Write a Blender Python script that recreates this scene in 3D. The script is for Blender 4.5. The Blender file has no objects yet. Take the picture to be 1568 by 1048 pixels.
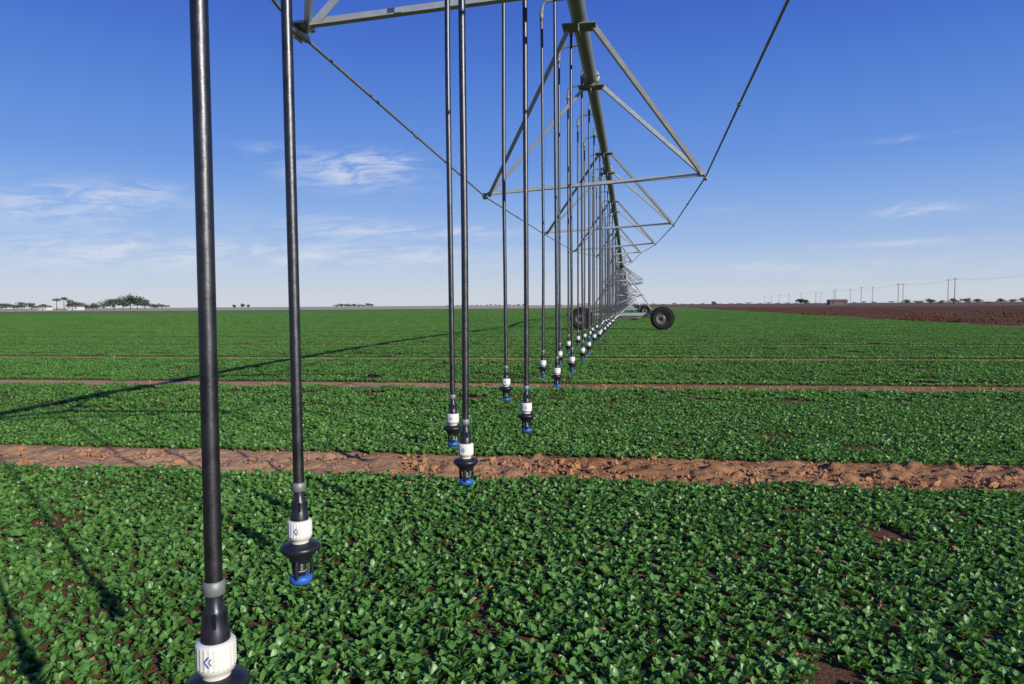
import bpy, math, random
import numpy as np
from mathutils import Vector, Matrix
random.seed(7); rng=np.random.default_rng(11)
scene=bpy.context.scene
TH=math.radians(9.83); C,S=math.cos(TH),math.sin(TH)
CAMZ=1.42
FA=math.radians(2.53)
EU=(math.cos(FA),math.sin(FA)); EV=(-math.sin(FA),math.cos(FA))
STRIP0=5.86; PITCH=6.0; HALF=0.42; HALF2=.30
EDGE_X=22.0
def rf(r,f): return (r*C-f*S, r*S+f*C)

# ---------------------------------------------------------------- materials
def new_mat(name):
    m=bpy.data.materials.new(name); m.use_nodes=True
    nt=m.node_tree; b=nt.nodes['Principled BSDF']
    return m,nt,b
def N(nt,t,**k):
    n=nt.nodes.new(t)
    for a,v in k.items(): setattr(n,a,v)
    return n
def inp(nt,sock,v):
    if hasattr(v,'is_output'): nt.links.new(v,sock)
    else: sock.default_value=v
def M(nt,op,a,b=0.0,c=0.0,clamp=False):
    n=N(nt,'ShaderNodeMath',operation=op,use_clamp=clamp)
    inp(nt,n.inputs[0],a); inp(nt,n.inputs[1],b); inp(nt,n.inputs[2],c)
    return n.outputs[0]
def MIX(nt,f,a,b):
    n=N(nt,'ShaderNodeMix',data_type='RGBA')
    inp(nt,n.inputs[0],f)
    inp(nt,n.inputs[6],a if hasattr(a,'is_output') else (*a,1)); inp(nt,n.inputs[7],b if hasattr(b,'is_output') else (*b,1))
    return n.outputs[2]
def SS(nt,x,a,b,lin=False):
    n=N(nt,'ShaderNodeMapRange',interpolation_type='LINEAR' if lin else 'SMOOTHSTEP')
    inp(nt,n.inputs[0],x); n.inputs[1].default_value=a; n.inputs[2].default_value=b
    n.inputs[3].default_value=0; n.inputs[4].default_value=1
    return n.outputs[0]
def NOISE(nt,vec,scale,detail=4,rough=.55):
    n=N(nt,'ShaderNodeTexNoise'); n.inputs['Scale'].default_value=scale
    n.inputs['Detail'].default_value=detail; n.inputs['Roughness'].default_value=rough
    if vec is not None: nt.links.new(vec,n.inputs['Vector'])
    return n.outputs['Fac']
def simple(name,col,rough=.5,metal=0,var=.25,scale=30,bump=0.0,spec=.5):
    m,nt,b=new_mat(name)
    tc=N(nt,'ShaderNodeTexCoord')
    f=NOISE(nt,tc.outputs['Object'],scale,5,.6)
    c=MIX(nt,f,tuple(x*(1-var) for x in col),tuple(min(1,x*(1+var)) for x in col))
    nt.links.new(c,b.inputs['Base Color'])
    b.inputs['Metallic'].default_value=metal
    r=M(nt,'MULTIPLY_ADD',f,.25,rough-.12); nt.links.new(r,b.inputs['Roughness'])
    b.inputs['Specular IOR Level'].default_value=spec
    if bump:
        bp=N(nt,'ShaderNodeBump'); bp.inputs['Strength'].default_value=bump; bp.inputs['Distance'].default_value=.01
        nt.links.new(f,bp.inputs['Height']); nt.links.new(bp.outputs[0],b.inputs['Normal'])
    return m
m_galv=simple('galvanised_steel',(.40,.42,.41),.5,.5,.2,14,.1)
m_pipe=simple('galvanised_pipe',(.22,.235,.215),.55,.4,.35,6,.1)
m_tube=simple('drop_tube_coated',(.088,.088,.090),.42,1.0,.50,24,.14,.4)
m_black=simple('black_plastic',(.012,.013,.017),.38,0,.3,60)
m_white=simple('white_plastic',(.72,.70,.60),.4,0,.09,60)
m_blue=simple('blue_plastic',(.03,.12,.42),.4,0,.15,60)
m_rubber=simple('tyre_rubber',(.018,.017,.016),.85,0,.4,9,0,.2)
m_rim=simple('rim_steel',(.10,.09,.085),.6,.4,.3,9)
m_bark=simple('bark',(.09,.065,.05),.9,0,.3,2)
m_crown=simple('distant_foliage',(.06,.085,.055),.8,0,.5,.35)
m_wood=simple('weathered_wood',(.13,.12,.115),.85,0,.3,3)
m_wall=simple('painted_wall',(.6,.58,.54),.8,0,.1,1)
m_roof=simple('roof_sheet',(.16,.10,.085),.7,0,.2,1)
m_glass=simple('dark_window',(.03,.035,.04),.2,0,.1,1)

# leaf
def leaf_mat():
    m,nt,b=new_mat('leaf_green')
    at=N(nt,'ShaderNodeAttribute',attribute_name='lv')
    oi=N(nt,'ShaderNodeObjectInfo')
    g=N(nt,'ShaderNodeNewGeometry')
    sep=N(nt,'ShaderNodeSeparateColor'); nt.links.new(at.outputs['Color'],sep.inputs[0])
    big=NOISE(nt,g.outputs['Position'],.5,3,.5)
    f=M(nt,'MULTIPLY_ADD',oi.outputs['Random'],.25,M(nt,'MULTIPLY',sep.outputs[0],.5))
    f=M(nt,'ADD',f,M(nt,'MULTIPLY',M(nt,'SUBTRACT',big,.35),.8),clamp=True)
    c=MIX(nt,f,(.052,.165,.022),(.150,.325,.052))
    mid=M(nt,'MULTIPLY',sep.outputs[1],.30)
    c=MIX(nt,mid,c,(.25,.40,.15))
    nt.links.new(c,b.inputs['Base Color'])
    b.inputs['Roughness'].default_value=.40
    b.inputs['Specular IOR Level'].default_value=.48
    tr=N(nt,'ShaderNodeBsdfTranslucent')
    c2=MIX(nt,.5,c,(.24,.50,.02)); nt.links.new(c2,tr.inputs['Color'])
    mx=N(nt,'ShaderNodeMixShader'); mx.inputs[0].default_value=.30
    nt.links.new(b.outputs[0],mx.inputs[1]); nt.links.new(tr.outputs[0],mx.inputs[2])
    nt.links.new(mx.outputs[0],nt.nodes['Material Output'].inputs['Surface'])
    return m
m_leaf=leaf_mat()

def clod_mat(name,a,b_):
    m,nt,b=new_mat(name)
    oi=N(nt,'ShaderNodeObjectInfo'); tc=N(nt,'ShaderNodeTexCoord')
    f=NOISE(nt,tc.outputs['Object'],3,5,.6)
    f2=M(nt,'ADD',M(nt,'MULTIPLY',f,.6),M(nt,'MULTIPLY',oi.outputs['Random'],.4))
    nt.links.new(MIX(nt,f2,a,b_),b.inputs['Base Color']); b.inputs['Roughness'].default_value=.95
    b.inputs['Specular IOR Level'].default_value=.15
    return m
m_clod=clod_mat('soil_clod',(.26,.118,.050),(.46,.25,.120))
m_clod2=clod_mat('ploughed_clod',(.085,.036,.018),(.155,.070,.038))

def ground_mat():
    m,nt,b=new_mat('farm_ground')
    g=N(nt,'ShaderNodeNewGeometry'); pos=g.outputs['Position']
    dt=N(nt,'ShaderNodeVectorMath',operation='DOT_PRODUCT'); nt.links.new(pos,dt.inputs[0]); dt.inputs[1].default_value=(EV[0],EV[1],0)
    v=dt.outputs['Value']
    ln=N(nt,'ShaderNodeVectorMath',operation='LENGTH'); nt.links.new(pos,ln.inputs[0]); dist=ln.outputs['Value']
    sx=N(nt,'ShaderNodeSeparateXYZ'); nt.links.new(pos,sx.inputs[0]); X=sx.outputs[0]; Y=sx.outputs[1]
    n1=NOISE(nt,pos,.35,4); n2=NOISE(nt,pos,6,6,.65); n3=NOISE(nt,pos,45,5,.7); nb=NOISE(nt,pos,.012,4); n4=NOISE(nt,pos,1.1,3)
    w=M(nt,'ABSOLUTE',M(nt,'SUBTRACT',M(nt,'FLOORED_MODULO',M(nt,'SUBTRACT',v,STRIP0-PITCH/2),PITCH),PITCH/2))
    w=M(nt,'ADD',w,M(nt,'MULTIPLY',M(nt,'SUBTRACT',n2,.5),.25))
    w=M(nt,'ADD',w,M(nt,'MULTIPLY',SS(nt,v,8,9),HALF-HALF2))
    strip=M(nt,'SUBTRACT',1.0,SS(nt,w,HALF-.02,HALF+.14))
    dry=MIX(nt,n2,(.30,.138,.058),(.49,.275,.135))
    dry=MIX(nt,M(nt,'MULTIPLY',SS(nt,n4,.42,.62),.6),dry,(.22,.095,.04))
    dry=MIX(nt,M(nt,'MULTIPLY',SS(nt,M(nt,'SUBTRACT',M(nt,'MULTIPLY',X,-1.0),n1),-.2,3.0),.5),dry,(.58,.38,.225))
    dry=MIX(nt,M(nt,'MULTIPLY',M(nt,'SUBTRACT',1.0,SS(nt,n3,.32,.55)),.40),dry,(.16,.075,.035))
    bed=MIX(nt,n3,(.075,.038,.018),(.21,.11,.055))
    far_green=MIX(nt,NOISE(nt,pos,1.2,5,.7),(.080,.170,.028),(.145,.26,.055))
    far_green=MIX(nt,M(nt,'MULTIPLY',n1,.35),far_green,(.19,.21,.07))
    bed=MIX(nt,SS(nt,dist,90,145),bed,far_green)
    near=M(nt,'SUBTRACT',1.0,SS(nt,dist,60,140))
    col=MIX(nt,M(nt,'MULTIPLY',strip,near),bed,dry)
    ex=M(nt,'ADD',X,M(nt,'MULTIPLY',M(nt,'SUBTRACT',n1,.5),3.0))
    brown=SS(nt,ex,EDGE_X-.8,EDGE_X+.8)
    plow=MIX(nt,n2,(.080,.034,.018),(.16,.072,.040))
    plow=MIX(nt,M(nt,'MULTIPLY',nb,.4),plow,(.20,.105,.065))
    col=MIX(nt,brown,col,plow)
    tan=MIX(nt,nb,(.40,.34,.22),(.52,.44,.32))
    col=MIX(nt,SS(nt,v,290,305),col,tan)
    col=MIX(nt,M(nt,'MULTIPLY',SS(nt,v,290,305),M(nt,'MULTIPLY',SS(nt,X,-60,20),.85)),col,plow)
    nt.links.new(col,b.inputs['Base Color'])
    b.inputs['Roughness'].default_value=.95; b.inputs['Specular IOR Level'].default_value=.1
    h=M(nt,'ADD',M(nt,'MULTIPLY',n2,.035),M(nt,'MULTIPLY',n3,.011))
    h=M(nt,'MULTIPLY',h,M(nt,'SUBTRACT',1.0,SS(nt,dist,60,220)))
    bp=N(nt,'ShaderNodeBump'); bp.inputs['Strength'].default_value=1.0; bp.inputs['Distance'].default_value=1.0
    nt.links.new(h,bp.inputs['Height']); nt.links.new(bp.outputs[0],b.inputs['Normal'])
    return m
m_ground=ground_mat()

# ---------------------------------------------------------------- helpers
def hashn(ix,iy,seed):
    h=(ix.astype(np.int64)*374761393+iy.astype(np.int64)*668265263+seed*982451653)&0x7fffffff
    h=((h^(h>>13))*1274126177)&0x7fffffff
    h=h^(h>>16)
    return (h&0xffff)/65535.0
def vnoise(x,y,seed=0):
    ix=np.floor(x).astype(np.int64); iy=np.floor(y).astype(np.int64); fx=x-ix; fy=y-iy
    fx=fx*fx*(3-2*fx); fy=fy*fy*(3-2*fy)
    a=hashn(ix,iy,seed);b=hashn(ix+1,iy,seed);c=hashn(ix,iy+1,seed);d=hashn(ix+1,iy+1,seed)
    return (a*(1-fx)+b*fx)*(1-fy)+(c*(1-fx)+d*fx)*fy
def fbm(x,y,seed=0,o=4):
    t=0;a=.5;s=0
    for i in range(o):
        t=t+a*vnoise(x*2**i,y*2**i,seed+i); s+=a; a*=.5
    return t/s
def xy_of(u,v): return u*EU[0]+v*EV[0], u*EU[1]+v*EV[1]
def strip_dist(v): return np.abs(np.mod(v-STRIP0+PITCH/2,PITCH)-PITCH/2)
def halfw(v): return np.where(v>8.5,HALF2,HALF)

def link(o,parent=None):
    scene.collection.objects.link(o)
    if parent: o.parent=parent
    return o
def obj_from(name,verts,faces,mats,midx=None,smooth=None,parent=None,do_link=True):
    me=bpy.data.meshes.new(name); me.from_pydata(verts,[],faces)
    for m in mats: me.materials.append(m)
    if midx is not None: me.polygons.foreach_set('material_index',midx)
    if smooth is not None:
        me.polygons.foreach_set('use_smooth',[bool(smooth)]*len(faces) if isinstance(smooth,bool) else smooth)
    me.update()
    o=bpy.data.objects.new(name,me)
    if do_link: link(o,parent)
    return o
class Geo:
    def __init__(s): s.v=[];s.f=[];s.m=[];s.s=[]
    def add(s,vs,fs,m,sm=False):
        o=len(s.v); s.v+= [tuple(p) for p in vs]; s.f+=[tuple(i+o for i in f) for f in fs]
        s.m+=[m]*len(fs); s.s+=[sm]*len(fs)
    def tube(s,path,r,m,seg=10,caps=True):
        P=[Vector(p) for p in path]; rs=r if isinstance(r,(list,tuple)) else [r]*len(P)
        vs=[]; prev=None
        for i,p in enumerate(P):
            t=(P[min(i+1,len(P)-1)]-P[max(i-1,0)]).normalized()
            if prev is None:
                a=Vector((0,0,1)) if abs(t.z)<.9 else Vector((1,0,0))
                n=t.cross(a).normalized()
            else:
                n=(prev-t*prev.dot(t)).normalized()
            prev=n; b=t.cross(n)
            for k in range(seg):
                an=2*math.pi*k/seg
                vs.append(p+(n*math.cos(an)+b*math.sin(an))*rs[i])
        fs=[]
        for i in range(len(P)-1):
            for k in range(seg):
                k2=(k+1)%seg
                fs.append((i*seg+k,i*seg+k2,(i+1)*seg+k2,(i+1)*seg+k))
        s.add(vs,fs,m,True)
        if caps:
            s.add(vs[:seg],[tuple(range(seg))[::-1]],m); s.add(vs[-seg:],[tuple(range(seg))],m)
    def box(s,c,d,m,ax=None):
        c=Vector(c); X,Y,Z=ax if ax else (Vector((1,0,0)),Vector((0,1,0)),Vector((0,0,1)))
        vs=[c+X*(d[0]/2*i)+Y*(d[1]/2*j)+Z*(d[2]/2*k) for i in(-1,1) for j in(-1,1) for k in(-1,1)]
        s.add(vs,[(0,1,3,2),(4,6,7,5),(0,4,5,1),(2,3,7,6),(0,2,6,4),(1,5,7,3)],m)
    def angle(s,a,b,w,t,m,hint=Vector((0,0,1))):
        a=Vector(a);b=Vector(b); d=b-a; L=d.length; d.normalize()
        n=d.cross(Vector(hint))
        if n.length<1e-3: n=d.cross(Vector((1,0,0)))
        n.normalize(); q=n.cross(d).normalized(); c=(a+b)/2
        s.box(c+n*(w/2),(w,L,t),m,(n,d,q)); s.box(c+q*(w/2+t/2+.0005),(t,L,w),m,(n,d,q))
    def lathe(s,o,prof,m,seg=24,axis='Z',rib=0,sm=True):
        vs=[];fs=[]
        for (r,z) in prof:
            for k in range(seg):
                an=2*math.pi*k/seg; rr=r*(1-rib*(k%2))
                if axis=='Z': vs.append((o[0]+rr*math.cos(an),o[1]+rr*math.sin(an),o[2]+z))
                else: vs.append((o[0]+rr*math.cos(an),o[1]+z,o[2]+rr*math.sin(an)))
        for i in range(len(prof)-1):
            for k in range(seg):
                k2=(k+1)%seg; fs.append((i*seg+k,(i+1)*seg+k,(i+1)*seg+k2,i*seg+k2))
        s.add(vs,fs,m,sm)
    def obj(s,name,mats,parent=None,do_link=True):
        return obj_from(name,s.v,s.f,mats,s.m,s.s,parent,do_link)

# ---------------------------------------------------------------- ground sheet
def axis_vals(lo,hi,step,grow,maxd):
    c=list(np.arange(lo,hi,step)); a=[];x=hi;d=step
    while x<maxd: a.append(x); d*=grow; x+=d
    a.append(maxd); b=[];x=lo-step;d=step
    g2=max(grow,1.1)
    while x>-maxd: b.append(x); d*=(g2 if grow<1.05 else grow); x-=d
    b.append(-maxd)
    return np.array(b[::-1]+c+a)
us=axis_vals(-7.5,7.5,.028,1.08,5000); vs_=axis_vals(1.6,7.4,.024,1.025,5000)
UU,VV=np.meshgrid(us,vs_)
XX,YY=xy_of(UU,VV)
sd=strip_dist(VV+ (fbm(UU*1.3,VV*1.3,5)-.5)*.15)
inside=np.clip((halfw(VV)+.08-sd)/.18,0,1)
field=np.clip((EDGE_X-XX)/1.0,0,1)
nearf=np.clip(1-(np.hypot(XX,YY)-9)/5,0,1)
ZZ=np.zeros_like(XX)
cl=fbm(UU*7,VV*9,21,5); cl2=fbm(UU*2.6,VV*4.5,31,3)
rid=1-np.abs(2*fbm(UU*5,VV*8,51,5)-1)
rough=.45+.55*np.clip((XX+2.5)/3,0,1)
ZZ+=inside*field*nearf*((np.clip(cl-.5,0,1)*.20-(1-rid)*.045)*rough+(cl2-.5)*.07-.004)
ZZ+=(1-inside)*nearf*(fbm(UU*12,VV*12,41,3)-.5)*.015
pl=(1-field)*np.clip(1-(np.hypot(XX,YY)-200)/100,0,1)
ZZ+=pl*(.07*np.sin(XX*2*math.pi/1.5)+(fbm(UU*1.5,VV*1.5,61,3)-.5)*.22)
nr,nc=UU.shape
co=np.stack([XX,YY,ZZ],-1).reshape(-1,3)
idx=np.arange(nr*nc).reshape(nr,nc)
q=np.stack([idx[:-1,:-1],idx[:-1,1:],idx[1:,1:],idx[1:,:-1]],-1).reshape(-1,4)
me=bpy.data.meshes.new('ground'); me.vertices.add(len(co)); me.vertices.foreach_set('co',co.ravel())
me.loops.add(len(q)*4); me.loops.foreach_set('vertex_index',q.ravel())
me.polygons.add(len(q)); me.polygons.foreach_set('loop_start',np.arange(len(q))*4)
try: me.polygons.foreach_set('loop_total',np.full(len(q),4))
except Exception: pass
me.polygons.foreach_set('use_smooth',np.ones(len(q),bool))
me.update(calc_edges=True); me.validate(); me.materials.append(m_ground)
link(bpy.data.objects.new('ground',me))

# ---------------------------------------------------------------- crop
SEC=[(0,.07),(.22,.10),(.42,.72),(.64,1.0),(.84,.72),(1.0,.10)]
SEC_LO=[(0,.1),(.35,.7),(.68,1.0),(1.0,.15)]
def add_leaf(v,f,lv,base,az,L,W,a0,a1,fold,sec,tone):
    o=len(v); dx,dy=math.cos(az),math.sin(az); px,py=-dy,dx
    x=0;z=0;pt=0; tw=random.uniform(-.35,.35)
    for t,w in sec:
        dt=(t-pt)*L; a=a0+(a1-a0)*((t+pt)/2); x+=math.cos(a)*dt; z+=math.sin(a)*dt; pt=t
        hw=w*W/2
        for sgn in(-1,0,1):
            ox=-math.sin(a)*fold*hw*abs(sgn); oz=math.cos(a)*fold*hw*abs(sgn)+sgn*tw*hw
            v.append((base[0]+dx*(x+ox)+px*sgn*hw, base[1]+dy*(x+ox)+py*sgn*hw, base[2]+z+oz))
            lv.append((tone,1.0 if sgn==0 else 0.0,0,1))
    for i in range(len(sec)-1):
        for j in range(2):
            a=o+i*3+j; f.append((a,a+1,a+4,a+3))
def add_plant(v,f,lv,base,sc,sec,nl):
    az=random.uniform(0,6.28); pt=random.uniform(0,.45)
    for k in range(nl):
        t=k/nl
        a0=math.radians(random.uniform(50,88)) ; a1=math.radians(random.uniform(-30,50)+40*t)
        L=sc*random.uniform(.042,.068)*(1-.2*t); W=L*random.uniform(.44,.60)
        add_leaf(v,f,lv,base,az+k*2.4+random.uniform(-.4,.4),L,W,a0,a1,random.uniform(.15,.65),sec,min(1,max(0,pt+random.uniform(0,.55))))
def mk_leafobj(name,v,f,lv):
    me=bpy.data.meshes.new(name); me.from_pydata(v,[],f); me.materials.append(m_leaf)
    me.polygons.foreach_set('use_smooth',[True]*len(f))
    at=me.color_attributes.new('lv','FLOAT_COLOR','POINT'); at.data.foreach_set('color',np.array(lv,dtype=np.float32).ravel())
    return bpy.data.objects.new(name,me)
col_p=bpy.data.collections.new('crop_plants'); col_q=bpy.data.collections.new('crop_patches'); col_r=bpy.data.collections.new('crop_patches_wide')
for i in range(10):
    v=[];f=[];lv=[]; add_plant(v,f,lv,(0,0,0),1,SEC,random.choice([8,9,10])); col_p.objects.link(mk_leafobj('plant_%d'%i,v,f,lv))
for i in range(6):
    v=[];f=[];lv=[]
    for k in range(42):
        add_plant(v,f,lv,(random.uniform(-.21,.21),random.uniform(-.21,.21),0),random.uniform(.8,1.25),SEC_LO,7)
    col_q.objects.link(mk_leafobj('patch_%d'%i,v,f,lv))
for i in range(4):
    v=[];f=[];lv=[]
    for k in range(230):
        add_plant(v,f,lv,(random.uniform(-.62,.62),random.uniform(-.62,.62),0),random.uniform(1.0,1.7),SEC_LO[:1]+SEC_LO[2:],4)
    col_r.objects.link(mk_leafobj('wpatch_%d'%i,v,f,lv))

def scatter(name,pts,rot,scl,pick,coll):
    me=bpy.data.meshes.new(name); n=len(pts)
    me.vertices.add(n); me.vertices.foreach_set('co',np.asarray(pts,dtype=np.float32).ravel())
    a=me.attributes.new('rot','FLOAT_VECTOR','POINT'); a.data.foreach_set('vector',np.asarray(rot,dtype=np.float32).ravel())
    a=me.attributes.new('scl','FLOAT_VECTOR','POINT'); a.data.foreach_set('vector',np.asarray(scl,dtype=np.float32).ravel())
    a=me.attributes.new('pick','INT','POINT'); a.data.foreach_set('value',np.asarray(pick,dtype=np.int32))
    o=link(bpy.data.objects.new(name,me))
    ng=bpy.data.node_groups.new(name+'_nodes','GeometryNodeTree')
    ng.interface.new_socket(name='Geometry',in_out='INPUT',socket_type='NodeSocketGeometry')
    ng.interface.new_socket(name='Geometry',in_out='OUTPUT',socket_type='NodeSocketGeometry')
    gi=ng.nodes.new('NodeGroupInput'); go=ng.nodes.new('NodeGroupOutput')
    ip=ng.nodes.new('GeometryNodeInstanceOnPoints'); ci=ng.nodes.new('GeometryNodeCollectionInfo')
    ci.inputs['Collection'].default_value=coll; ci.inputs['Separate Children'].default_value=True; ci.inputs['Reset Children'].default_value=True
    def na(nm,t):
        x=ng.nodes.new('GeometryNodeInputNamedAttribute'); x.data_type=t; x.inputs['Name'].default_value=nm
        return [s for s in x.outputs if s.enabled and s.name=='Attribute'][0]
    e2r=ng.nodes.new('FunctionNodeEulerToRotation')
    ng.links.new(na('rot','FLOAT_VECTOR'),e2r.inputs[0]); ng.links.new(e2r.outputs[0],ip.inputs['Rotation'])
    ng.links.new(na('scl','FLOAT_VECTOR'),ip.inputs['Scale']); ng.links.new(na('pick','INT'),ip.inputs['Instance Index'])
    ip.inputs['Pick Instance'].default_value=True
    ng.links.new(gi.outputs[0],ip.inputs['Points']); ng.links.new(ci.outputs[0],ip.inputs['Instance'])
    ng.links.new(ip.outputs[0],go.inputs[0])
    md=o.modifiers.new('scatter','NODES'); md.node_group=ng
    return o
def grid_pts(x0,x1,y0,y1,su,sv,ju,jv):
    u=np.arange(x0,x1,su); v=np.arange(y0,y1,sv); U,V=np.meshgrid(u,v)
    U=U+rng.uniform(-ju,ju,U.shape); V=V+rng.uniform(-jv,jv,V.shape)
    return U.ravel(),V.ravel()
def wedge(X,Y,r0,r1,margin=1.5,half=.85):
    r=X*C+Y*S; f=-X*S+Y*C
    return (f>r0)&(f<=r1)&(np.abs(r)<f*half+margin)
def keep_crop(X,Y,U,V,extra=0.0):
    sd=strip_dist(V+(fbm(U*1.3,V*1.3,5)-.5)*.15)
    k=sd>halfw(V)+.02+extra+rng.uniform(-.05,.06,X.shape)
    k&=X<EDGE_X-.8+rng.uniform(-1.2,.4,X.shape)
    return k
# near plants
U,V=grid_pts(-14,12,.8,11,.047,.053,.023,.022)
X,Y=xy_of(U,V)
gap=fbm(U*2.3,V*2.3,78,4)
r=X*C+Y*S
thr=.17+.14*np.clip((r-.6)/1.8,0,1)*np.clip((5.0-Y)/1,0,1)
soft=rng.uniform(-.035,.035,X.shape)
k=wedge(X,Y,1.3,9.5)&keep_crop(X,Y,U,V)&(gap+soft>thr)&(rng.uniform(0,1,X.shape)>.05)
X,Y,U,V,gap=X[k],Y[k],U[k],V[k],gap[k]
n=len(X)
s=rng.uniform(.68,1.12,n)*(.82+.38*fbm(U*.8,V*.8,99,3))*np.clip((gap-.10)/.2,.6,1)
scatter('spinach_crop',np.stack([X,Y,np.zeros(n)-.004],-1),np.stack([rng.normal(0,.18,n),rng.normal(0,.18,n),rng.uniform(0,6.28,n)],-1),np.stack([s,s,s],-1),rng.integers(0,10,n),col_p)
# mid patches
U,V=grid_pts(-60,60,7,62,.40,.20,.04,.03)
X,Y=xy_of(U,V)
row=np.round((V-7)/.20).astype(int)
k=wedge(X,Y,9.45,55,3)&keep_crop(X,Y,U,V,.10)&(rng.uniform(0,1,X.shape)>.05)&((row%2==0)|(strip_dist(V)<.75))
X,Y,U,V=X[k],Y[k],U[k],V[k]; n=len(X)
s=rng.uniform(.9,1.1,n); sz=s*(.75+.5*fbm(U*.6,V*1.2,99,3))
rz=rng.uniform(-.25,.25,n)+math.pi*rng.integers(0,2,n)
sy=np.where(strip_dist(V)<.75,.5,1.0)*s
scatter('spinach_crop',np.stack([X,Y,np.zeros(n)-.004],-1),np.stack([np.zeros(n),np.zeros(n),rz],-1),np.stack([s,sy,sz],-1),rng.integers(0,6,n),col_q)
# far patches
U,V=grid_pts(-150,60,50,160,1.2,1.2,.1,.1)
X,Y=xy_of(U,V)
k=wedge(X,Y,54.8,150,4)&keep_crop(X,Y,U,V,-.1)
X,Y,U,V=X[k],Y[k],U[k],V[k]; n=len(X)
s=rng.uniform(.95,1.1,n); sz=s*(.6+.6*fbm(U*.3,V*.6,99,3))
scatter('spinach_crop',np.stack([X,Y,np.zeros(n)-.004],-1),np.stack([np.zeros(n),np.zeros(n),rng.uniform(0,6.28,n)],-1),np.stack([s,s,sz],-1),rng.integers(0,4,n),col_r)

# ---------------------------------------------------------------- clods
import bmesh
def clod_coll(name,mat,cnt):
    c=bpy.data.collections.new(name)
    for i in range(cnt):
        bm=bmesh.new(); bmesh.ops.create_icosphere(bm,subdivisions=2,radius=1)
        for vv in bm.verts:
            p=vv.co; k=.85+random.uniform(-.17,.17)+.18*math.sin(p.x*3+i)+.16*math.sin(p.y*4+i*2)+.12*math.sin(p.z*5+i)
            vv.co=p*k; vv.co.z*=.7
        me=bpy.data.meshes.new(name+str(i)); bm.to_mesh(me); bm.free(); me.materials.append(mat)
        c.objects.link(bpy.data.objects.new(name+'_%d'%i,me))
    return c
cc=clod_coll('clod',m_clod,7); cc2=clod_coll('plough_clod',m_clod2,5)
P=[];Sx=[]
for kk in range(0,4):
    v0=STRIP0+kk*PITCH; L=9+kk*9; hw=HALF if kk==0 else HALF2
    n=[5200,2000,1200,600][kk]
    u=rng.uniform(-L*1.2,L,n); vv=v0+rng.normal(0,.24,n); ok=(np.abs(vv-v0)<hw+.06)&(rng.uniform(0,1,n)<.35+.65*np.clip((u+2.5)/3,0,1))
    u,vv=u[ok],vv[ok]
    sz=np.minimum(.042,.004+rng.exponential(.0078,len(u)))
    x,y=xy_of(u,vv); P.append(np.stack([x,y,.000+sz*.05+np.zeros(len(u))],-1)); Sx.append(sz)
n=5000; u=rng.uniform(-8,8,n); vv=rng.uniform(1.6,11,n); x,y=xy_of(u,vv); sz=rng.uniform(.004,.020,n)
P.append(np.stack([x,y,sz*.2],-1)); Sx.append(sz)
P=np.concatenate(P); Sx=np.concatenate(Sx); n=len(P)
scatter('soil_clods',P,rng.uniform(0,6.28,(n,3)),Sx[:,None]*rng.uniform(.7,1.3,(n,3)),rng.integers(0,7,n),cc)
n=22000; y=30+rng.uniform(0,1,n)**1.6*170; x=EDGE_X+rng.uniform(0,1,n)**1.5*(y*.95-11); x=np.maximum(x,EDGE_X-1+rng.uniform(0,2,n))
sz=.03+rng.exponential(.03,n); sz=np.minimum(sz,.13)
scatter('ploughed_soil_clods',np.stack([x,y,.02+np.zeros(n)],-1),rng.uniform(0,6.28,(n,3)),sz[:,None]*rng.uniform(.7,1.3,(n,3)),rng.integers(0,5,n),cc2)

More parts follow.
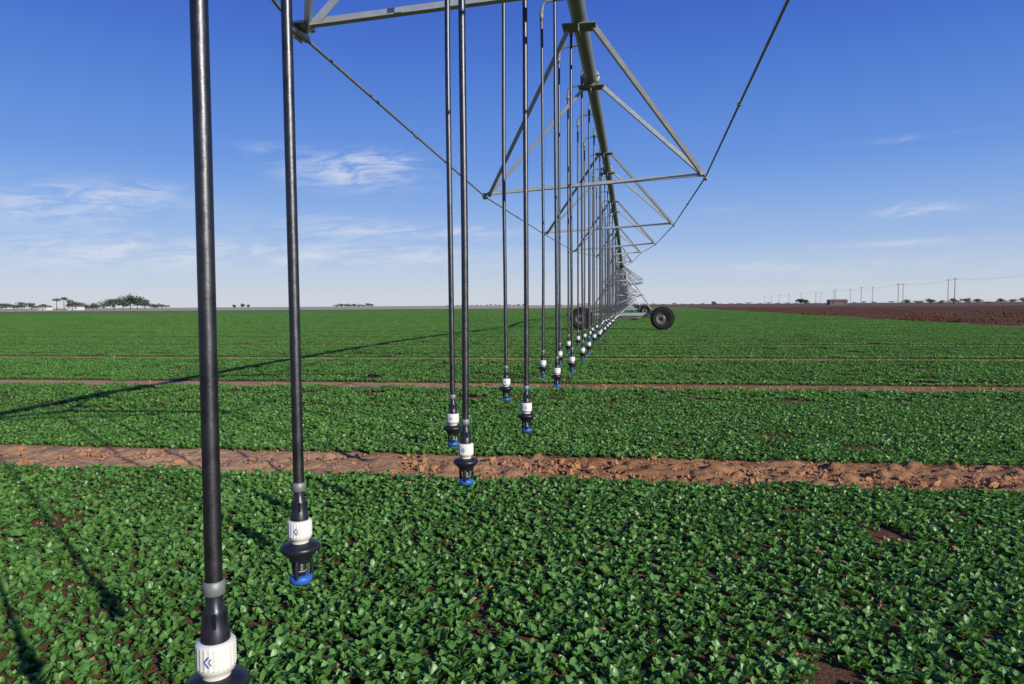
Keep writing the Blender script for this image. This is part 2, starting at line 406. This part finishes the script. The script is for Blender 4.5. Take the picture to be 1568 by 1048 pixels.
# ---------------------------------------------------------------- irrigation machine
PX=-.46; SPAN=41.0; T0=-3.5; PR=.074
machine=bpy.data.objects.new('linear_irrigation_machine',None); link(machine)
mats=[m_galv,m_tube,m_black,m_white,m_blue,m_rubber,m_rim,m_pipe]
def pz(ly):
    t=(ly-20.5)/20.5; return 4.2-.70*t*t
NODES=[(1.8,-.95,.03,3.10,3.12),(6.95,-1.70,.76,2.885,3.00),(11.94,-1.76,.84,2.795,2.93),(17.95,-1.76,.84,2.93,3.05),(23.9,-1.62,.69,3.02,3.17),(29.9,-1.25,.36,3.27,3.37),(35.4,-.95,.05,3.30,3.36)]
def nozzle(g,x,y,z,seg=24,logo=None):
    o=(x,y,z)
    g.lathe(o,[(.0135,.116),(.0160,.114),(.0160,.096),(.0135,.094)],7,seg)
    g.lathe(o,[(.0125,.100),(.0125,.076),(.0155,.072),(.0165,.064),(.0165,.050),(.0195,.044),(.0215,.024)],2,seg)
    for k in range(6):
        an=k*math.pi/3
        g.box((x+.0178*math.cos(an),y+.0178*math.sin(an),z+.058),(.004,.004,.022),2)
    g.lathe(o,[(.0,.0245),(.0255,.0245),(.0285,.021)],3,seg*2)
    g.lathe(o,[(.0285,.021),(.0290,.019),(.0290,-.013)],3,seg*2,rib=.03,sm=False)
    g.lathe(o,[(.0290,-.013),(.0270,-.021),(.021,-.022),(.0205,-.032)],3,seg*2)
    g.lathe(o,[(.012,-.030),(.030,-.032),(.044,-.037),(.0475,-.042),(.0465,-.049),(.038,-.057),(.030,-.066),(.026,-.074),(.0255,-.078),(.010,-.078)],2,seg)
    for k in range(3):
        an=k*2*math.pi/3+.6; c,s_=math.cos(an),math.sin(an)
        g.tube([(x+.023*c,y+.023*s_,z-.074),(x+.0275*c,y+.0275*s_,z-.092),(x+.025*c,y+.025*s_,z-.116)],.0050,2,6)
    g.lathe(o,[(.008,-.078),(.014,-.086),(.012,-.098),(.017,-.104),(.004,-.106)],2,12)
    g.lathe(o,[(.0065,-.098),(.0145,-.1005),(.0145,-.103)],3,12)
    g.lathe(o,[(.007,-.104),(.012,-.112),(.022,-.114)],2,12)
    g.lathe(o,[(.010,-.112),(.0255,-.113),(.0275,-.117),(.0265,-.129),(.021,-.131)],4,seg)
    g.lathe(o,[(.021,-.129),(.019,-.134),(.0,-.135)],2,seg)
    if logo is not None:
        def strip(a_,z_,b_,zb_,w):
            vs=[]
            for i in range(5):
                t=i/4; a=logo+a_+(b_-a_)*t; zz=z_+(zb_-z_)*t
                for ww in(0,w): vs.append((x+.0296*math.cos(a+ww),y+.0296*math.sin(a+ww),z+zz))
            g.add(vs,[(i*2,i*2+1,i*2+3,i*2+2) for i in range(4)],4)
        strip(.16,.011,-.06,.003,.10); strip(-.06,.0025,.16,-.006,.10)
        strip(.30,.008,.19,.003,.07); strip(.19,.0025,.30,-.003,.07)
def drop(g,x,y,zc,ly,yoff,seg=16,logo=None,lean=(0,0)):
    zt=pz(ly)+.13; pxx=PX
    x0=x+lean[0]
    path=[(pxx+.0,y,pz(ly)+.05),(pxx,y,zt-.02),(pxx-.02,y,zt+.03),(pxx-.06,y,zt+.045),(x0+.05,y,zt+.03),(x0+.012,y,zt),(x0,y,zt-.07)]
    g.tube(path,.0145,7,8,False)
    g.lathe((x0,y,zt-.10),[(.013,.04),(.018,.04),(.018,-.04),(.013,-.04)],7,10)
    zb=zc+.11; n=9; pts=[]
    ph=random.uniform(0,6.28); am=random.uniform(.002,.010)
    for i in range(n+1):
        t=i/n; bw=am*math.sin(t*math.pi)+.3*am*math.sin(t*9+ph)*math.sin(t*math.pi)
        pts.append((x0+(x-x0)*t+bw*math.cos(ph),y+bw*math.sin(ph),zt-.07+(zb-zt+.07)*t))
    g.tube(pts,.0128,1,seg,False)
    nozzle(g,x,y,zc,24 if seg>=16 else 10,logo)
def build_span(yoff,drops,seg,hi):
    g=Geo()
    path=[(PX,yoff+t,pz(t)) for t in np.linspace(0,SPAN,42)]
    g.tube(path,PR,7,16 if hi else 10,False)
    for t in [6.9,11.7,17.8,23.8,29.8,35.3]:
        for dd in(-.016,.016):
            g.lathe((PX,yoff+t,pz(t)),[(PR,dd-.012),(.106,dd-.012),(.106,dd+.012),(PR,dd+.012)],7,16,axis='Y')
        for k in range(8):
            a=k*math.pi/4+.2
            g.tube([(PX+.092*math.cos(a),yoff+t-.045,pz(t)+.092*math.sin(a)),(PX+.092*math.cos(a),yoff+t+.045,pz(t)+.092*math.sin(a))],.010,7,6)
    g.tube([(PX+.03,yoff+t,pz(t)+.092+.012*math.sin(t*3)) for t in np.linspace(0,SPAN,60)],.013,2,6,False)
    L=[];R=[]
    for i,(t,xl,xr,zl,zr) in enumerate(NODES):
        y=yoff+t; l=Vector((xl,y,zl)); r=Vector((xr,y,zr)); L.append(l);R.append(r)
        g.angle(l,r,.042,.006,0,Vector((0,0,1)))
        ta=t-.15; tb=t-2.1 if i>0 else t-1.2
        for tt in (ta,tb):
            p=Vector((PX,yoff+tt,pz(tt)-.082))
            g.box(p,(.30,.20,.010),7); g.box(p+Vector((0,0,-.035)),(.010,.20,.06),7)
            g.angle(p+Vector((-.12,0,-.01)),l,.042,.006,0,Vector((0,1,0)))
            g.angle(p+Vector((.12,0,-.01)),r,.042,.006,0,Vector((0,1,0)))
        for e in(l,r):
            sg=-1 if e is l else 1
            g.box(e+Vector((sg*.01,0,.01)),(.08,.14,.012),0)
            g.box(e+Vector((sg*.045,0,-.02)),(.012,.12,.06),0)
            g.tube([e+Vector((sg*.03,-.09,-.02)),e+Vector((sg*.03,.09,-.02))],.020,0,8)
    for side in(L,R):
        sg=-1 if side is L else 1
        pts=[Vector((PX+sg*.1,yoff+.25,pz(.25)-.1))]+[e+Vector((sg*.03,0,-.02)) for e in side]+[Vector((PX+sg*.1,yoff+SPAN-.25,pz(SPAN-.25)-.1))]
        for a,b in zip(pts[:-1],pts[1:]):
            g.tube([a,b],.0095,7,8,False)
            if hi:
                m_=a.lerp(b,.42); d=(b-a).normalized(); g.tube([m_-d*.025,m_+d*.025],.017,7,8)
    for (x,y,z,lg) in drops: drop(g,x,y,z,y-yoff,yoff,seg,lg,(random.uniform(-.01,.01),0))
    return g
near=[(-.62,.92,.892,-1.55),(-.79,1.52,.88,-1.55),(-.607,2.47,.88,-1.8),(-.836,3.15,.88,-1.8),(-.54,3.55,.88,-1.7),(-.86,4.71,.88,-1.7),(-.59,5.56,.88,None),(-.80,6.31,.88,None),(-.567,6.75,.88,None),(-.77,7.56,.88,None)]
dl=list(near); y=8.3;i=0
while y<37:
    dl.append(((-.58 if i%2==0 else -.80)+random.uniform(-.02,.02),y,.88+random.uniform(-.03,.03),None)); y+=.76;i+=1
y=-.5
while y>-3: 
    dl.append((-.8,y,.88,None)); y-=.76
build_span(T0,dl,16,True).obj('span_truss',mats,machine)
dl=[]; y=.8;i=0
while y<40.5:
    dl.append(((-.58 if i%2==0 else -.80)+random.uniform(-.03,.03),y,.88+random.uniform(-.04,.04),None)); y+=.76;i+=1
fo=build_span(0,dl,6,False).obj('span_truss_far',mats,machine,False)
for k in range(1,9):
    o=bpy.data.objects.new('span_truss_far_%d'%k,fo.data); o.location=(random.uniform(-.05,.05)*k*.4,T0+SPAN*k,0); link(o,machine)
# tower
g=Geo(); zt=pz(0)
def wheel(g,x,y,z):
    g.lathe((x,y,z),[(.33,-.13),(.40,-.165),(.50,-.18),(.565,-.165),(.59,-.10),(.595,0),(.59,.10),(.565,.165),(.50,.18),(.40,.165),(.33,.13)],5,40,axis='Y')
    for k in range(22):
        an=2*math.pi*k/22
        for sg in(-1,1):
            a=an+(math.pi/22 if sg>0 else 0); c,s_=math.cos(a),math.sin(a)
            rad=Vector((c,0,s_)); tan=Vector((-s_,0,c)); yy=Vector((0,1,0))
            d=(yy*sg*.8+tan*.6).normalized(); n=rad.cross(d)
            g.box(Vector((x,y+sg*.09,z))+rad*.607,(.035,.19,.045),5,(n,d,rad))
    g.lathe((x,y,z),[(.33,-.13),(.315,-.13),(.30,-.06),(.20,-.03),(.12,-.05),(.10,-.10),(0,-.10)],6,24,axis='Y')
    g.lathe((x,y,z),[(.33,.13),(.315,.13),(.30,.06),(.20,.03),(.12,.05),(0,.05)],6,24,axis='Y')
    for k in range(8):
        a=k*math.pi/4; g.box((x+.15*math.cos(a),y-.05,z+.15*math.sin(a)),(.025,.04,.025),0)
WB=2.16
for sg in(-1,1):
    wheel(g,PX+sg*WB,0,.66)
    g.box((PX+sg*(WB-.05),.30,.66),(.26,.30,.30),6)
    g.tube([(PX+sg*WB,-.1,.66),(PX+sg*WB,.3,.66)],.05,6,10)
    g.box((PX+sg*(WB-.15),.34,.82),(.5,.14,.10),0)
g.box((PX,.34,.88),(2*WB-.2,.15,.15),0)
g.tube([(PX-WB+.2,.34,.70),(PX+WB-.2,.34,.70)],.022,0,8)
g.box((PX+.25,.34,.66),(.5,.2,.2),6); g.tube([(PX+.4,.34,.66),(PX+.85,.34,.66)],.1,6,12)
for sg in(-1,1):
    for sy in(-1,1):
        g.angle((PX+sg*1.75,.34+sy*.06,.95),(PX+sg*.10,sy*.75,zt-.12),.06,.007,0,Vector((0,1,0)))
    g.angle((PX+sg*1.2,.2,1.75),(PX+sg*.35,-.3,2.6),.04,.006,0)
g.angle((PX-1.2,.25,1.9),(PX+1.2,.25,1.9),.05,.006,0); g.angle((PX-.65,.5,2.7),(PX+.65,.5,2.7),.04,.006,0)
g.angle((PX-1.7,.34,.98),(PX+1.1,.3,1.9),.04,.006,0)
g.box((PX+.05,0,zt+.32),(.38,.3,.42),0)
g.lathe((PX,0,zt),[(.08,-.22),(.13,-.2),(.13,.2),(.08,.22)],2,16,axis='Y')
to=g.obj('tower',mats,machine,False)
for k in range(0,10):
    o=bpy.data.objects.new('tower_%d'%k,to.data); o.location=(0,T0+SPAN*k,0); link(o,machine)

# ---------------------------------------------------------------- distant trees
def tree_geo(g,x,y,h,w,palm=False,seed=0):
    rd=random.Random(seed)
    th=h*(.75 if palm else .4)
    g.tube([(x,y,-.2),(x+rd.uniform(-.1,.1)*w*.3,y,th*.5),(x+rd.uniform(-.05,.05)*w,y,th)],[h*.03+.05,h*.024+.04,h*.015+.03],0,7)
    cl=[]
    if palm: cl=[(0,0,h*.88,w*.45,h*.13)]
    else:
        for k in range(5):
            a=rd.uniform(0,6.28); q=rd.uniform(0,.32)*w; zz=h*rd.uniform(.38,.78)
            cl.append((q*math.cos(a),q*math.sin(a),zz,w*rd.uniform(.2,.33),h*rd.uniform(.16,.26)))
            g.tube([(x,y,th*.8),(x+q*math.cos(a),y+q*math.sin(a),zz)],[h*.014+.02,.03],0,5)
    for (cx,cy,cz,rw,rh) in cl:
        for k in range(110 if not palm else 90):
            d=Vector((rd.gauss(0,1),rd.gauss(0,1),rd.gauss(0,1))).normalized()*(rd.uniform(.35,1.12))
            p=Vector((x+cx+d.x*rw,y+cy+d.y*rw,max(.2,cz+d.z*rh)))
            a=Vector((rd.gauss(0,1),rd.gauss(0,1),rd.gauss(0,1))).normalized(); b=a.cross(Vector((rd.gauss(0,1),rd.gauss(0,1),1))).normalized()
            s_=h*.045*rd.uniform(.6,1.3)
            g.add([p-a*s_-b*s_*.6,p+a*s_-b*s_*.6,p+a*s_*.7+b*s_,p-a*s_*.7+b*s_],[(0,1,2,3)],1)
def trees(name,lst,f,hs=1.0):
    g=Geo()
    for i,(r,h,w,*e) in enumerate(lst):
        ff=f+random.uniform(-15,15); x,y=rf(r*ff/f,ff); tree_geo(g,x,y,h*hs,w*hs,bool(e and e[0]),i+int(f))
    g.obj(name,[m_bark,m_crown])
trees('distant_tree_row',[(-414,5,10),(-407,5.5,11),(-400,4.5,10),(-394,6,12),(-386,5.5,11),(-376,5,8),(-366,8,5,1),(-360,8.5,5,1),(-354,7.5,8),(-349,6,8),(-344,4.5,8),(-338,4.2,9),(-334,5,10),(-328,6,12),(-320,8.5,12),(-313,9,13),(-307,10.5,14),(-301,9.5,13),(-295,7.5,12),(-288,5,10),(-281,4.5,9)],550,1.18)
trees('distant_tree_row',[(-300,4,5),(-292,4.8,6),(-285,3.6,5)],740,1.2)
trees('distant_tree_row',[(-225+i*5.5,4.0+random.uniform(-1,1.2),9) for i in range(9)],880,1.2)
trees('distant_tree_row',[(-40+i*9,3.2+random.uniform(-1,1.2),10) for i in range(-9,8)],1300)
trees('distant_tree_row',[(300+i*9,3.8+random.uniform(-1.5,2),9) for i in range(14)],520)
trees('distant_tree_row',[(148,2.8,5),(352*.6,5.0,6),(352*.6+4,4,5)],500,1.2)
trees('distant_tree_row',[(80+i*16,2.8+random.uniform(-1,1.6),15) for i in range(50)],1150)
# farm buildings
def house(name,r,f,w,d,h,roofh,wallm):
    e=bpy.data.objects.new(name,None); link(e); x,y=rf(r,f)
    g=Geo(); g.box((x,y,h/2),(w,d,h),0); g.obj('walls',[wallm],e)
    g=Geo(); ov=.5
    g.add([(x-w/2-ov,y-d/2-ov,h+.01),(x+w/2+ov,y-d/2-ov,h+.01),(x+w/2+ov,y+d/2+ov,h+.01),(x-w/2-ov,y+d/2+ov,h+.01),(x-w/2-ov,y,h+roofh),(x+w/2+ov,y,h+roofh)],[(0,1,5,4),(2,3,4,5),(0,4,3),(1,2,5),(0,3,2,1)],0); g.obj('roof',[m_roof],e)
    g=Geo()
    for k in (-.33,0.33): g.box((x+w*k,y-d/2-.02,h*.55),(w*.13,.06,h*.35),0)
    g.obj('windows',[m_glass],e); g=Geo(); g.box((x,y-d/2-.02,h*.36),(1.1,.06,h*.7),0); g.obj('door',[m_wood],e)
house('farmhouse',-352*.96,530,9,7,2.6,1.4,m_wall)
house('farmhouse',-376*.97,535,7,6,2.4,1.3,m_wall)
house('barn',238,500,12,8,2.6,1.4,m_roof)
# utility poles
tops=[]
def pole(name,r,f,h,arm=2.4):
    e=bpy.data.objects.new(name,None); link(e); x,y=rf(r,f)
    g=Geo(); g.tube([(x,y,-.5),(x,y,h)],[.20,.13],0,8); g.obj('pole',[m_wood],e)
    g=Geo(); g.box((x,y-.16,h-.7),(arm,.1,.14),0)
    for k in(-.46,0,.46): g.tube([(x+arm*k,y-.16,h-.63),(x+arm*k,y-.16,h-.40)],.05,0,6)
    g.obj('crossarm',[m_wood],e)
    return [(x+arm*k,y-.16,h-.42) for k in(-.46,0,.46)]
for k in range(-2,10): tops.append(pole('utility_pole',193+20*k,298+79*k,12))
g=Geo()
for a,b in zip(tops[:-1],tops[1:]):
    for p,q_ in zip(a,b):
        p=Vector(p);q_=Vector(q_); g.tube([p.lerp(q_,t)-Vector((0,0,1.3*4*t*(1-t))) for t in np.linspace(0,1,9)],.009,0,4,False)
g.obj('power_lines',[m_wood])
for k in range(0,6): pole('utility_pole',236+26*k,370+88*k,14,3)

# ---------------------------------------------------------------- light / sky
D=Vector((2.05,-1.6,1.0)).normalized(); el=math.asin(D.z); az=math.atan2(D.x,D.y)
sun=bpy.data.lights.new('sun','SUN'); sun.energy=5.0; sun.angle=math.radians(.5); sun.color=(1,.97,.92)
so=bpy.data.objects.new('sun',sun); so.rotation_euler=D.to_track_quat('Z','Y').to_euler(); so.location=(20,-16,30); link(so)
w=bpy.data.worlds.new('World'); scene.world=w; w.use_nodes=True; nt=w.node_tree
bg=nt.nodes['Background']; sky=N(nt,'ShaderNodeTexSky',sky_type='NISHITA'); sky.sun_disc=False
sky.sun_elevation=el; sky.sun_rotation=az; sky.altitude=50; sky.air_density=1.0; sky.dust_density=.6; sky.ozone_density=2.5
tc=N(nt,'ShaderNodeTexCoord'); sp=N(nt,'ShaderNodeSeparateXYZ'); nt.links.new(tc.outputs['Generated'],sp.inputs[0])
dx,dy,dz=sp.outputs
AZ=M(nt,'MULTIPLY',M(nt,'ARCTAN2',dx,dy),57.2958)
EL=M(nt,'MULTIPLY',M(nt,'ARCSINE',dz),57.2958)
cr=N(nt,'ShaderNodeValToRGB'); nt.links.new(M(nt,'DIVIDE',EL,60.0,clamp=True),cr.inputs[0])
e=cr.color_ramp; e.interpolation='B_SPLINE'
stops=[(0,(.66,.69,.76)),(.03,(.58,.66,.78)),(.085,(.35,.52,.83)),(.19,(.125,.31,.80)),(.38,(.036,.115,.58)),(.6,(.018,.065,.44)),(1,(.018,.055,.34))]
e.elements[0].position=0; e.elements[1].position=1
for p,_ in stops[1:-1]: e.elements.new(p)
for i_,(p,c_) in enumerate(stops): e.elements[i_].position=p; e.elements[i_].color=(*c_,1)
sc=N(nt,'ShaderNodeVectorMath',operation='SCALE'); nt.links.new(cr.outputs[0],sc.inputs[0]); sc.inputs['Scale'].default_value=8.8
base=MIX(nt,.92,sky.outputs[0],sc.outputs[0])
cv=N(nt,'ShaderNodeCombineXYZ'); nt.links.new(M(nt,'MULTIPLY',M(nt,'ADD',AZ,M(nt,'MULTIPLY',EL,-1.6)),.24),cv.inputs[0]); nt.links.new(M(nt,'MULTIPLY',EL,1.0),cv.inputs[1])
cn=N(nt,'ShaderNodeTexNoise'); nt.links.new(cv.outputs[0],cn.inputs['Vector']); cn.inputs['Scale'].default_value=1.1; cn.inputs['Detail'].default_value=8; cn.inputs['Roughness'].default_value=.66; cn.inputs['Distortion'].default_value=.7
nz=cn.outputs['Fac']
tot=None
for (a0,e0,wa,we,amp) in [(-22.8,10.6,4.8,1.2,1.2),(-20.5,11.8,2.8,.7,.9),(-28,11.9,3.0,.6,.5),(-41,7.8,5.5,1.0,1.0),(-46,6.8,6,1.1,.6),(-37,8.7,2.5,.4,.6),(-19,6.1,9,.55,1.1),(-26,7.0,5,.4,.5),(-42,4.0,12,1.5,.9),(-22,4.1,14,1.0,1.0),(20.5,6.6,2.4,.42,1.1),(21,4.3,5.5,.22,.8),(20,11.6,4.5,.2,.3),(28.5,9.2,2.0,.25,.4),(14,2.8,10,.6,.5),(7.5,7.3,1.6,.4,.25)]:
    a=M(nt,'POWER',M(nt,'ABSOLUTE',M(nt,'DIVIDE',M(nt,'SUBTRACT',AZ,a0),wa)),2); e_=M(nt,'POWER',M(nt,'ABSOLUTE',M(nt,'DIVIDE',M(nt,'SUBTRACT',EL,e0),we)),2)
    gss=M(nt,'MULTIPLY',M(nt,'EXPONENT',M(nt,'MULTIPLY',M(nt,'ADD',a,e_),-1)),amp)
    tot=gss if tot is None else M(nt,'ADD',tot,gss)
cl=M(nt,'MULTIPLY',tot,SS(nt,nz,.36,.68),clamp=True)
skyc=MIX(nt,M(nt,'MULTIPLY',cl,.68),base,(6.4,6.7,7.6))
nt.links.new(skyc,bg.inputs['Color']); bg.inputs['Strength'].default_value=.11

# ---------------------------------------------------------------- camera
cam=bpy.data.cameras.new('camera'); cam.lens=24; cam.sensor_width=36; cam.clip_end=12000; cam.clip_start=.05
co_=bpy.data.objects.new('camera',cam); link(co_); scene.camera=co_
R=Matrix.Rotation(TH,4,'Z')@Matrix.Rotation(math.radians(90-3.09),4,'X')@Matrix.Rotation(math.radians(-.4),4,'Z')
co_.matrix_world=Matrix.Translation((0,0,CAMZ))@R
scene.view_settings.view_transform='Standard'; scene.view_settings.look='None'; scene.view_settings.exposure=0
